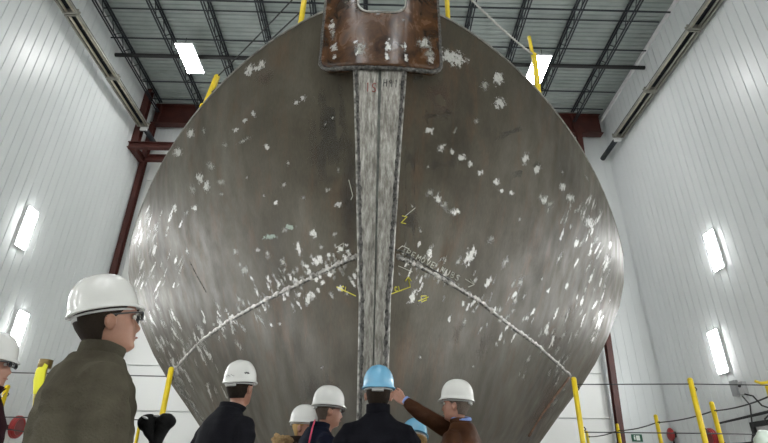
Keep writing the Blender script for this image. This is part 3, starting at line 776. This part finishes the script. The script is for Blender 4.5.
M_jean = cloth('blue_jeans', (.03,.05,.10), (.05,.075,.14))
M_boot = mat('black_boot', (.012,.011,.010), .5)
M_hatw = mat('white_hard_hat', (.56,.56,.53), .25, coat=.3); M_hatb = mat('light_blue_hard_hat', (.13,.34,.50), .25, coat=.3)
M_hairdk = cloth('dark_hair', (.012,.009,.007), (.03,.022,.016), .6, .8, 160, stretch=(1,1,.3))
M_hairgr = cloth('grey_brown_hair', (.06,.045,.035), (.14,.11,.09), .6, .8, 160, stretch=(1,1,.3))
M_hairbl = cloth('blond_hair', (.16,.09,.03), (.50,.33,.14), .6, .9, 90, stretch=(1,1,.3))
M_fur = cloth('tan_fur_trim', (.10,.06,.03), (.42,.29,.15), .9, 1, 90)
M_lens = mat('dark_lens', (.02,.022,.03), .08); M_frame = mat('glasses_frame', (.02,.02,.022), .3)
M_collar = mat('blue_shirt', (.16,.24,.50), .8); M_glove = cloth('black_glove', (.006,.006,.006), (.012,.012,.012), .6)
M_logo = mat('pale_glove_patch', (.62,.62,.62), .5); M_strapw = mat('hat_strap', (.45,.45,.44), .6); M_redcord = mat('red_cord', (.55,.03,.09), .5)

HEAD = [ # z, front, back, half width
 (.124,.012,-.03,.012),(.118,.045,-.06,.040),(.105,.070,-.082,.060),(.085,.085,-.096,.071),(.06,.094,-.104,.077),(.035,.097,-.106,.079),
 (.02,.098,-.104,.078),(.0,.090,-.100,.076),(-.02,.088,-.094,.074),(-.04,.087,-.084,.071),(-.06,.087,-.074,.066),(-.078,.085,-.066,.062),
 (-.095,.084,-.060,.056),(-.108,.082,-.056,.049),(-.118,.070,-.056,.044),(-.126,.045,-.058,.046),(-.145,.030,-.062,.052),(-.18,.026,-.068,.056),(-.21,.030,-.074,.062),(-.25,.04,-.085,.09)]
def head_mb(mb, k=1.0, M=None, fine=True):
    g = lambda x, s: math.exp(-(x/s)**2)
    rings = []; n = 56
    zs_ = [.124-.284*i/70 for i in range(71)]
    tab = sorted(HEAD)
    for z in zs_:
        fr = interp([(a[0], a[1]) for a in tab], z); bk = interp([(a[0], a[2]) for a in tab], z); w = interp([(a[0], a[3]) for a in tab], z)
        cy = (fr+bk)/2; hy = (fr-bk)/2; ring = []
        for i in range(n):
            a = 2*PI*i/n; sx, cy_ = sin(a), cos(a)
            e = 2/2.25
            x = w*math.copysign(abs(sx)**e, sx); y = cy + hy*math.copysign(abs(cy_)**e, cy_)
            if cy_ > 0.2:
                d = 0
                nz = interp([(-.062,0),(-.055,.010),(-.047,.023),(-.038,.027),(-.02,.016),(-.004,.006),(.01,.001),(.02,0)], z)
                d += nz*g(x, interp([(-.055,.017),(-.035,.013),(0,.009)], z))
                for s in (-1, 1):
                    d -= .011*g(x-s*.031, .015)*g(z+.001, .012); d += .005*g(x-s*.031, .010)*g(z+.002, .007)
                    d += .004*g(x-s*.036, .018)*g(z-.022, .009); d += .004*g(x-s*.045, .018)*g(z+.035, .015)
                d += .007*g(x, .022)*g(z+.066, .006) + .007*g(x, .020)*g(z+.079, .006) - .003*g(x, .024)*g(z+.0725, .003) + .004*g(x, .018)*g(z+.102, .012) - .004*g(x, .02)*g(z+.090, .006)
                y += d
            ring.append(Vector((x, y, z)))
        rings.append(ring)
    m = MB(); m.loft(rings)
    for s in (-1, 1):
        rot = Euler((.15, 0, s*-.35)).to_matrix()
        m.ball((s*.084, -.008, -.024), (.010, .017, .029), 14, 10, rot)
        m.tube([Vector((s*.093, -.006+.015*cos(t_), -.022+.024*sin(t_))) for t_ in [i*.45-.6 for i in range(10)]], .0045, 6)
    m.xf(Matrix.Scale(k, 4))
    if M is not None: m.xf(M)
    mb.add(m.v, m.f)
def hat_parts(M, mt, parent, band=True):
    # shell
    n = 56; rings = []
    for j in range(15):
        e = PI/2*j/14; ring = []
        for i in range(n):
            a = 2*PI*i/n; ca, sa = cos(a), sin(a)
            rr_ = cos(e)**.85; x = .108*sa*rr_; y = .128*ca*rr_ - .004; z = .128*sin(e)**.95
            rib = math.exp(-(x/.024)**2)*.004*(1 if j > 2 else 0) + (math.exp(-((abs(x)-.05)/.012)**2)*.004 if j > 3 else 0)
            if cos(e) < .97: z += rib
            ring.append(Vector((x, y, z)))
        rings.append(ring)
    def rim(out, z):
        r_ = []
        for i in range(n):
            a = 2*PI*i/n; ca, sa = cos(a), sin(a); br = max(0, ca)**3
            back = max(0, -ca)**4
            r_.append(Vector(((.108+out)*sa*(1-.02*br), (.128+out)*ca - .004 + (.015*br if out > .0035 else .0), z - (.012*br if out > .004 else 0) - .004*back)))
        return r_
    m = MB(); m.loft([rim(0, -.028), rim(.009, -.033), rim(.011, -.028), rim(.003, -.018)] + rings, cap=False)
    # inner shell
    m.loft([rim(0, -.028)] + [[Vector((v.x*.96, v.y*.96, v.z*.96)) for v in r_] for r_ in rings], cap=True)
    m.xf(M); hat = m.build('hard_hat', mt, parent, True)
    m = MB(); pts = [Vector((.092*sin(2*PI*i/32), -.004+.112*cos(2*PI*i/32), -.040)) for i in range(33)]
    m.tube(pts, .010, 6, flat=.5); m.xf(M); m.build('head_band', M_strapw, hat, True)
    m = MB(); m.tube([Vector((s, -.112+.01*abs(s*10), -.050)) for s in (-.04, -.015, .015, .04)], .010, 8); m.xf(M); m.build('ratchet', M_strapw, hat, True)
    m = MB(); m.box((0, .151, .035), (.03, .008, .02)); 
    return hat
def hand_mb(mb, W, d, nrm, curl=.4, sc=1.0, thumb=1):
    """W wrist point, d finger direction, nrm palm normal"""
    d = Vector(d).normalized(); nrm = Vector(nrm); nrm = (nrm-d*nrm.dot(d)).normalized(); s = d.cross(nrm)
    P = lambda a, b, c: W + (d*a + s*b + nrm*c)*sc
    for b in (-.028, -.010, .010, .028): mb.tube([P(-.01, b*.6, 0), P(.04, b, 0), P(.088, b, 0)], [.016*sc, .0155*sc, .0125*sc], 8)
    for b, L in ((-.031, .060), (-.0105, .074), (.0105, .080), (.031, .070)):
        c = curl; p = P(.085, b, 0); pts = [p]; ang = 0
        for k, f_ in enumerate((.46, .30, .24)):
            ang += c*(.8 if k == 0 else 1.1); p = p + (d*cos(ang) + nrm*sin(ang))*L*f_*sc; pts.append(p)
        mb.tube(pts, [.0098*sc, .0092*sc, .0085*sc, .0068*sc], 8); mb.ball(pts[-1], .0068*sc, 8, 6)
    t_ = thumb
    mb.tube([P(.015, t_*.022, .004), P(.045, t_*.048, .012), P(.075, t_*.058, .020), P(.098, t_*.055, .026)], [.014*sc, .0125*sc, .0105*sc, .008*sc], 8)
def person(label, x, y, top, yaw, head_yaw=0, head_pitch=0, jacket=M_blackj, hair=M_hairdk, hat=M_hatw, skin=M_skin, arms=None, vox=.007, bulk=1.0,
           glasses=False, trousers=M_trous, lean=0, hairlen=0, collar=.05, collar_open=False, hcurl=(.5,.5), hdir=None, hn=None, roll=0, coatlen=0, jvox=.010, wr=.006, hat_tilt=0, hy=.04, hs=1.03):
    """x,y feet; top = height of the hard hat crown; yaw turns +Y clockwise seen from above when negative"""
    H = top-.035; k = H/1.80; hk = (.96+.04*k)*hs
    r = thing('person', label, 'person', (x, y, 0), yaw)
    lm = Matrix.Translation((0,0,.92*k)) @ Matrix.Rotation(-lean, 4, 'X') @ Matrix.Translation((0,0,-.92*k))   # lean forward about hips
    neck = lm @ Vector((0, -.005, 1.49*k))
    zc = H-.135*hk
    hc = Vector((0, .03, zc)); hc.y = neck.y + hy + (.03 if lean > 0 else 0)
    HM = Matrix.Translation(hc) @ Matrix.Rotation(head_yaw, 4, 'Z') @ Matrix.Translation((0,-.03,-.08)) @ Matrix.Rotation(head_pitch, 4, 'X') @ Matrix.Rotation(roll, 4, 'Y') @ Matrix.Translation((0,.03,.08))
    # ---- body
    b = MB(); head_mb(b, hk, HM)
    b.tube([HM @ Vector((0,-.018,-.09)), HM @ Vector((0,-.022,-.14)), neck, neck+Vector((0,-.005,-.08))], [.050,.054,.060,.080], 20)
    def ringset(mb, tab, grow=0, M=lm, n=36, ex=2.3):
        rg = []
        for z, w_, d_, oy in tab:
            ring = []
            for i in range(n):
                a = 2*PI*i/n; sx, cx = sin(a), cos(a); e = 2/ex
                ring.append(M @ Vector(((w_*bulk+grow)*math.copysign(abs(sx)**e, sx), oy + (d_*bulk+grow)*math.copysign(abs(cx)**e, cx), z*k)))
            rg.append(ring)
        mb.loft(rg)
    T = [(.86,.165,.115,0),(.95,.165,.115,0),(1.05,.145,.105,0),(1.2,.16,.115,.005),(1.32,.175,.12,.005),(1.40,.140,.088,-.005),(1.45,.095,.070,-.01),(1.49,.060,.058,-.01)]
    ringset(b, T)
    sh = .185*bulk
    dflt = {-1: [(-sh-.015,.0,1.385),(-sh-.085,-.03,1.13),(-sh-.06,.10,.88)], 1: [(sh+.015,.0,1.385),(sh+.085,-.03,1.13),(sh+.06,.10,.88)]}
    A = dict(dflt)
    if arms: A.update(arms)
    AP = {}
    for s in (-1, 1):
        S = Vector(A[s][0]); S = Vector((S.x, S.y, S.z*k)); S = lm @ S
        Epos = Vector(A[s][1]); Wp = Vector(A[s][2])
        Epos = Vector((Epos.x, Epos.y, Epos.z*k)); Wp = Vector((Wp.x, Wp.y, Wp.z*k))
        if not (arms and s in arms): Epos = lm @ Epos; Wp = lm @ Wp
        AP[s] = (S, Epos, Wp)
        b.tube([S+Vector((-s*.06,0,0)), S, S.lerp(Epos,.5), Epos, Epos.lerp(Wp,.35), Wp], [.045,.046,.043,.038,.038,.026], 14)
        dd = Vector(hdir[s]) if hdir and s in hdir else (Wp-Epos)
        nn = Vector(hn[s]) if hn and s in hn else Vector((-s, 0, .2))
        hand_mb(b, Wp, dd, nn, hcurl[0 if s < 0 else 1], 1.0, thumb=-s if not (hn and s in hn) else 1)
    for s in (-1, 1):
        b.tube([(s*.085,0,.93*k),(s*.09,0,.75*k),(s*.095,.015,.50*k),(s*.10,-.01,.33*k),(s*.10,-.02,.10*k)], [.085,.078,.054,.052,.036], 16)
        b.tube([(s*.10,-.05,.05),(s*.105,.05,.045),(s*.11,.15,.03)], [.035,.036,.025], 12)
    me = remeshed(b, 'body', vox); me.materials.append(skin); link('body', me, r, True)
    # ---- jacket
    j = MB(); J = [(.80-coatlen,.205,.145,0),(.9,.20,.142,0),(1.0,.192,.140,0),(1.12,.195,.142,0),(1.25,.208,.148,0),(1.35,.205,.142,-.005),(1.41,.180,.122,-.01),(1.455,.140,.104,-.012),(1.49,.098,.088,-.012),(1.515,.080,.078,-.01)]
    ringset(j, J, .004)
    for s in (-1, 1):
        S, Epos, Wp = AP[s]
        wd = (Wp-Epos).normalized()
        j.tube([S+Vector((-s*.09,0,.01)), S+Vector((-s*.02,0,-.005)), S.lerp(Epos,.25), S.lerp(Epos,.75), Epos, Epos.lerp(Wp,.4), Wp-wd*.025], [.074*bulk,.076*bulk,.074*bulk,.064*bulk,.062*bulk,.056*bulk,.044], 18)
    fr_ = Vector((random.random()*9, random.random()*9, 0))
    def wrinkle(p):
        q = Vector((p.x*9, p.y*9, p.z*5))+fr_; return wr*1.6*(noise.noise(q)) + wr*.8*noise.noise(Vector((p.x*4, p.y*4, p.z*26))+fr_)
    me = remeshed(j, 'jacket', jvox, wrinkle, 2); me.materials.append(jacket); jk = link('jacket', me, r, True)
    # collar band
    n = 40; c = MB(); rg = [[], [], [], []]
    for i in range(n+1):
        a = 2*PI*i/n; a_ = .22 + (2*PI-.44)*i/n
        fx, fy = sin(a_), cos(a_)
        hgt = collar*(1 - .25*max(0, fy))
        flare = .012 + (.03 if collar_open else 0)*max(0, fy)
        base = lm @ Vector((fx*.082, -.008+fy*.080, 1.480*k)); topv = lm @ Vector((fx*(.070+flare), .002+fy*(.070+flare), 1.50*k)) ; topv.z += hgt
        inn = Vector((hc.x-topv.x, hc.y-.03-topv.y, 0)).normalized()*.009
        rg[0].append(base); rg[1].append(topv); rg[2].append(topv+inn); rg[3].append(base+inn)
    rings = [[rg[q][i] for q in range(4)] for i in range(n+1)]
    c.loft(rings); c.build('collar', jacket, r, True, bevel=.003)
    # ---- trousers, boots
    t_ = MB()
    for s in (-1, 1):
        t_.tube([(s*.07,0,.95*k),(s*.09,0,.80*k),(s*.097,.01,.52*k),(s*.10,-.01,.30*k),(s*.10,-.02,.09)], [.115,.105,.082,.072,.066], 18)
    ringset(t_, [(.84,.17,.12,0),(.98,.165,.118,0)], .004, Matrix.Identity(4))
    me = remeshed(t_, 'trousers', .014, wrinkle, 2); me.materials.append(trousers); link('trousers', me, r, True)
    for s in (-1, 1):
        m = MB(); m.tube([(s*.10,-.025,.17),(s*.10,-.025,.06)], [.062,.058], 16); m.tube([(s*.10,-.07,.045),(s*.105,.02,.05),(s*.11,.11,.042),(s*.112,.18,.035)], [.044,.05,.048,.034], 16)
        m.box((s*.106,.05,.012), (.095,.28,.024)); me = remeshed(m, 'boot', .008); me.materials.append(M_boot); link('boot', me, r, True)
    # ---- hair
    h = MB(); rg = []; tab = sorted(HEAD)
    low = -.075-hairlen; longh = hairlen > .05
    zsn = 22
    for q in range(zsn+1):
        z = .10 + (low-.10)*q/zsn
        zz = max(z, -.16)
        fr = interp([(a[0], a[1]) for a in tab], zz); bk = interp([(a[0], a[2]) for a in tab], zz); w = interp([(a[0], a[3]) for a in tab], zz)
        if longh: bk = min(bk, -.085); w = max(w, .072)
        cy = (fr+bk)/2; hy = (fr-bk)/2; ring = []
        side = interp([(-.30,1.75),(-.075,2.05),(-.05,1.9),(-.02,1.62),(.02,1.15),(.05,.75),(.10,.5)], z) if not longh else interp([(-.3,1.5),(-.03,1.25),(.02,1.1),(.05,.75),(.10,.5)], z)
        g_ = (.006 + (.022 if longh else 0)) * min(1, max(.1, (.03-z)/.03)); jn = longh and z < .0
        out = []; inn_ = []
        for i in range(41):
            a = side + (2*PI-2*side)*i/40; sx, cx = sin(a), cos(a); e = 2/2.25
            xx = math.copysign(abs(sx)**e, sx); yy = math.copysign(abs(cx)**e, cx)
            jit = 1+ (.10*noise.noise(Vector((a*6, z*40, k))) if jn else 0)
            out.append(HM @ (Vector(((w+g_)*xx*jit, cy+(hy+g_)*yy*jit, z))*hk)); inn_.append(HM @ (Vector(((w-.008)*xx, cy+(hy-.008)*yy, z))*hk))
        rg.append(out+list(reversed(inn_)))
    h.loft(rg); h.build('hair', hair, r, True)
    # ---- hat
    HatM = HM @ Matrix.Translation((0, -.005, .060)) @ Matrix.Rotation(hat_tilt, 4, 'X') @ Matrix.Scale(1.0 if hs < 1.05 else .95, 4)
    hat_parts(HatM, hat, r)
    # ---- face details
    for s in (-1, 1):
        m = MB(); m.ball((s*.031, .0845, -.001), (.011,.009,.009), 12, 8); m.xf(HM @ Matrix.Scale(hk, 4)); ey = m.build('eye', mat_eye, r, True)
        m = MB(); m.ball((s*.031, .0915, -.001), (.0045,.002,.0045), 10, 6); m.xf(HM @ Matrix.Scale(hk, 4)); m.build('iris', M_ink, ey, True)
        m = MB(); m.tube([(s*.014,.098,.018),(s*.032,.100,.024),(s*.050,.090,.019)], [.003,.004,.0025], 6, flat=.6); m.xf(HM @ Matrix.Scale(hk, 4)); m.build('eyebrow', hair, r, True)
    m = MB(); m.tube([(-.022,.088,-.073),(0,.0965,-.0725),(.022,.088,-.073)], [.002,.004,.002], 8, flat=.7); m.xf(HM @ Matrix.Scale(hk, 4)); m.build('lips', M_lips, r, True)
    if glasses:
        m = MB(); tmp = []
        for s in (-1, 1):
            pts = [(s*.034+.024*cos(t), .112-.006*abs(cos(t)) , .001+.016*sin(t)) for t in [2*PI*i/16 for i in range(17)]]
            m.tube(pts, .0022, 6)
            m.tube([(s*.057,.104,.006),(s*.080,.085,.006),(s*.086,.0,.004),(s*.086,-.02,-.004)], [.0032,.0032,.003,.0025], 6)
        m.tube([(-.011,.112,.004),(0,.117,.008),(.011,.112,.004)], .0022, 6)
        m.xf(HM @ Matrix.Scale(hk, 4)); gl = m.build('glasses', M_frame, r, True)
        for s in (-1, 1):
            m = MB(); m.ball((s*.034,.111,.001), (.0225,.003,.0150), 16, 6); m.xf(HM @ Matrix.Scale(hk, 4)); m.build('lens', M_lens, gl, True)
    return r, HM, AP, neck
mat_eye = mat('eye_white', (.55,.52,.48), .2); M_lips = mat('lips', (.30,.10,.08), .5)

# foreground man
P1r, HM1, AP1, nk1 = person('man in white hard hat, glasses and olive fleece, large at the left foreground', -1.035, 1.98, 1.775, -1.0, .06, .27, M_fleece, M_hairdk, M_hatw, M_skin2,
    arms={1: [(.205,0,1.385),(.25,.08,1.12),(.16,.32,1.10)], -1: [(-.205,0,1.385),(-.24,.10,1.12),(-.10,.34,1.10)]}, vox=.0045, glasses=True, bulk=1.10, hy=.015, hs=1.08, collar=.06, jvox=.008, hat_tilt=.04, wr=.013, trousers=M_jean)
person('person at the far left edge in white hard hat, glasses and dark maroon jacket', -2.175, 3.0, 1.785, -1.15, -.25, .08, M_maroon, M_hairdk, M_hatw, M_skin, glasses=True, hy=.015, bulk=1.15, hat_tilt=-.06, collar=.06, collar_open=True)
P3r, HM3, _a, _b = person('man seen from behind in white hard hat and black jacket, left of the group', -1.06, 3.80, 1.835, -.65, .25, .10, M_blackj, M_hairdk, M_hatw, M_skin, collar=.045, collar_open=True, bulk=1.0, lean=.13)
P4r = person('shorter person in white hard hat and fur-trimmed coat, behind the man in navy', -.67, 5.0, 1.68, -1.1, -.75, -.05, M_dkcoat, M_hairbl, M_hatw, M_skin, bulk=.92, hairlen=.02)
P5r, HM5, AP5, nk5 = person('man in white hard hat and navy jacket facing right, left of the blue hard hat', -.45, 4.32, 1.745, -1.15, -.15, -.03, M_navy, M_hairgr, M_hatw, M_skin, glasses=True, lean=.05)
person('man seen from behind in light blue hard hat and black overcoat', .025, 3.70, 1.785, -.0, -.05, .02, M_blackc, M_hairdk, M_hatb, M_skin, bulk=1.02, collar=.075, coatlen=.2)
tgt = atY(404, 399, 4.42)
yaw7 = 1.05
loc7 = Vector((.66, 4.20, 0)); inv7 = (Matrix.Translation(loc7) @ Matrix.Rotation(yaw7, 4, 'Z')).inverted()
k7 = (1.80-.035)/1.80
W7 = inv7 @ tgt; E7 = inv7 @ (atY(428, 413, 4.30) + Vector((0,.02,-.02)))
d7 = (inv7.to_3x3() @ Vector((-.55,.35,.45)))
P7r, HM7, AP7, nk7 = person('man in white hard hat and brown leather jacket reaching his hand to the hull', loc7.x, loc7.y, 1.785, yaw7, .15, .06, M_leather, M_hairgr, M_hatw, M_skin,
    arms={1: [(.20,.02,1.41), (E7.x,E7.y,E7.z/k7), (W7.x,W7.y,W7.z/k7)]}, hdir={1: d7}, hn={1: (-1,.2,0)}, hcurl=(.5,.25), wr=.007)
person('person in light blue hard hat with blond hair, mostly hidden under the reaching arm', .36, 4.52, 1.56, .3, .2, -.35, M_dkcoat, M_hairbl, M_hatb, M_skin, hairlen=.13, bulk=.92, lean=.12, roll=.25)
def hat_writing(root, HM_, spans, label):
    M = HM_ @ Matrix.Translation((0, -.005, .060))
    for a0, a1, z, r_ in spans:
        m = MB(); n_ = 8
        for i in range(n_):
            a = a0+(a1-a0)*i/n_; b_ = a+(a1-a0)*.6/n_; dz = .004*((i*7) % 3-1)
            e = z/.128; q = (1-e**2)**.45
            m.tube([M @ Vector((.1105*q*sin(t_), .1305*q*cos(t_)-.004, z+dz)) for t_ in (a, b_)], r_, 5)
        add_part(root, m, 'hat_lettering', M_ink, label)
def add_part(root, mb, name, mt, label=None):
    Mi = (Matrix.Translation(root.location) @ root.rotation_euler.to_matrix().to_4x4()).inverted()
    mb.xf(Mi); o = mb.build(name, mt, root, True)
    if label: o['label'] = label
    return o
# shirt collar and cuff of the reaching man
m = MB(); n7 = (Matrix.Translation(loc7) @ Matrix.Rotation(yaw7, 4, 'Z')) @ nk7
m.tube([n7+Vector((.066*cos(a), .066*sin(a), .055+.012*sin(a))) for a in [2*PI*i/24 for i in range(25)]], [.016]*25, 8); add_part(P7r, m, 'shirt_collar', M_collar, 'blue shirt collar')
wd = (tgt-(Matrix.Translation(loc7) @ Matrix.Rotation(yaw7, 4, 'Z')) @ AP7[1][1]).normalized()
m = MB(); m.tube([tgt-wd*.035, tgt-wd*.012], [.036,.035], 14); add_part(P7r, m, 'cuff', M_collar, 'pale shirt cuff')
# red cord down the navy jacket
m = MB(); m.tube([atY(px, py, yy) for px, py, yy in ((315,420,4.02),(313,426,3.98),(311,434,3.95),(309,443,3.93))], .006, 6); add_part(P5r, m, 'red_cord', M_redcord)
# fur hood of the short person
m = MB()
for i in range(70):
    a = PI*random.uniform(.0, 1.0); c_ = atY(283+random.uniform(-8,8), 441+random.uniform(-3,6), 4.86); m.ball(c_+Vector((0, random.uniform(-.05,.05), random.uniform(-.03,.02))), random.uniform(.018,.035), 8, 6)
m.v = [v+Vector((noise.noise(v*60), noise.noise(v*60+Vector((9,0,0))), noise.noise(v*60+Vector((0,9,0)))))*.014 for v in m.v]
add_part(P4r[0], m, 'fur_hood', M_fur, 'tan fur trim of the hood')
W3 = Matrix.Translation(P3r.location) @ P3r.rotation_euler.to_matrix().to_4x4() @ HM3
hat_writing(P3r, W3, [(PI-.35, PI+.35, .012, .0022)], 'thin dark lettering on the back of the hard hat')
hat_writing(P3r, W3, [(PI+1.0, PI+1.35, .045, .0045), (PI-1.25, PI-.95, .030, .0045)], 'dark emblem on the side of the hard hat')
# gloves held up by the foreground man
def glove(px, py, px2, py2, Y, logo, lb):
    a = atY(px2, py2, Y); b_ = atY(px, py, Y); d = (b_-a)
    r = thing('glove', lb, 'glove', a, 0, 'pair of black gloves'); m = MB()
    m.tube([-d*.35, Vector((0,0,0)), d*.45, d*.85, d*1.02], [.026,.028,.034,.037,.026], 18, flat=.8)
    m.ball(d*.9, (.040,.032,.034), 18, 12)
    me = remeshed(m, 'glove_shell', .004, lambda p: .003*noise.noise(p*40)); me.materials.append(M_glove); link('glove_shell', me, r, True)
    m = MB(); q = atY(logo[0], logo[1], Y)-a; q.y -= .034; m.ball(q, (.013,.006,.0045), 14, 8, Euler((0,logo[2],0)).to_matrix()); m.build('pale_patch', M_logo, r, True)
glove(147, 421, 154, 438, 2.2, (148.5, 418.5, .35), 'black glove, left lobe of the pair held up beside the yellow post')
glove(166, 420, 158, 438, 2.2, (160, 416.5, -.05), 'black glove, right lobe of the pair held up beside the yellow post')


# ------------------------------------------------------------------ world, view
w = bpy.data.worlds.new('world'); SC.world = w; w.use_nodes = True
w.node_tree.nodes['Background'].inputs[0].default_value = (0,0,0,1); w.node_tree.nodes['Background'].inputs[1].default_value = 0
SC.view_settings.view_transform = 'Standard'; SC.view_settings.look = 'None'
SC.view_settings.gamma = 1; SC.view_settings.use_curve_mapping = False
SC.view_settings.exposure = 1.32
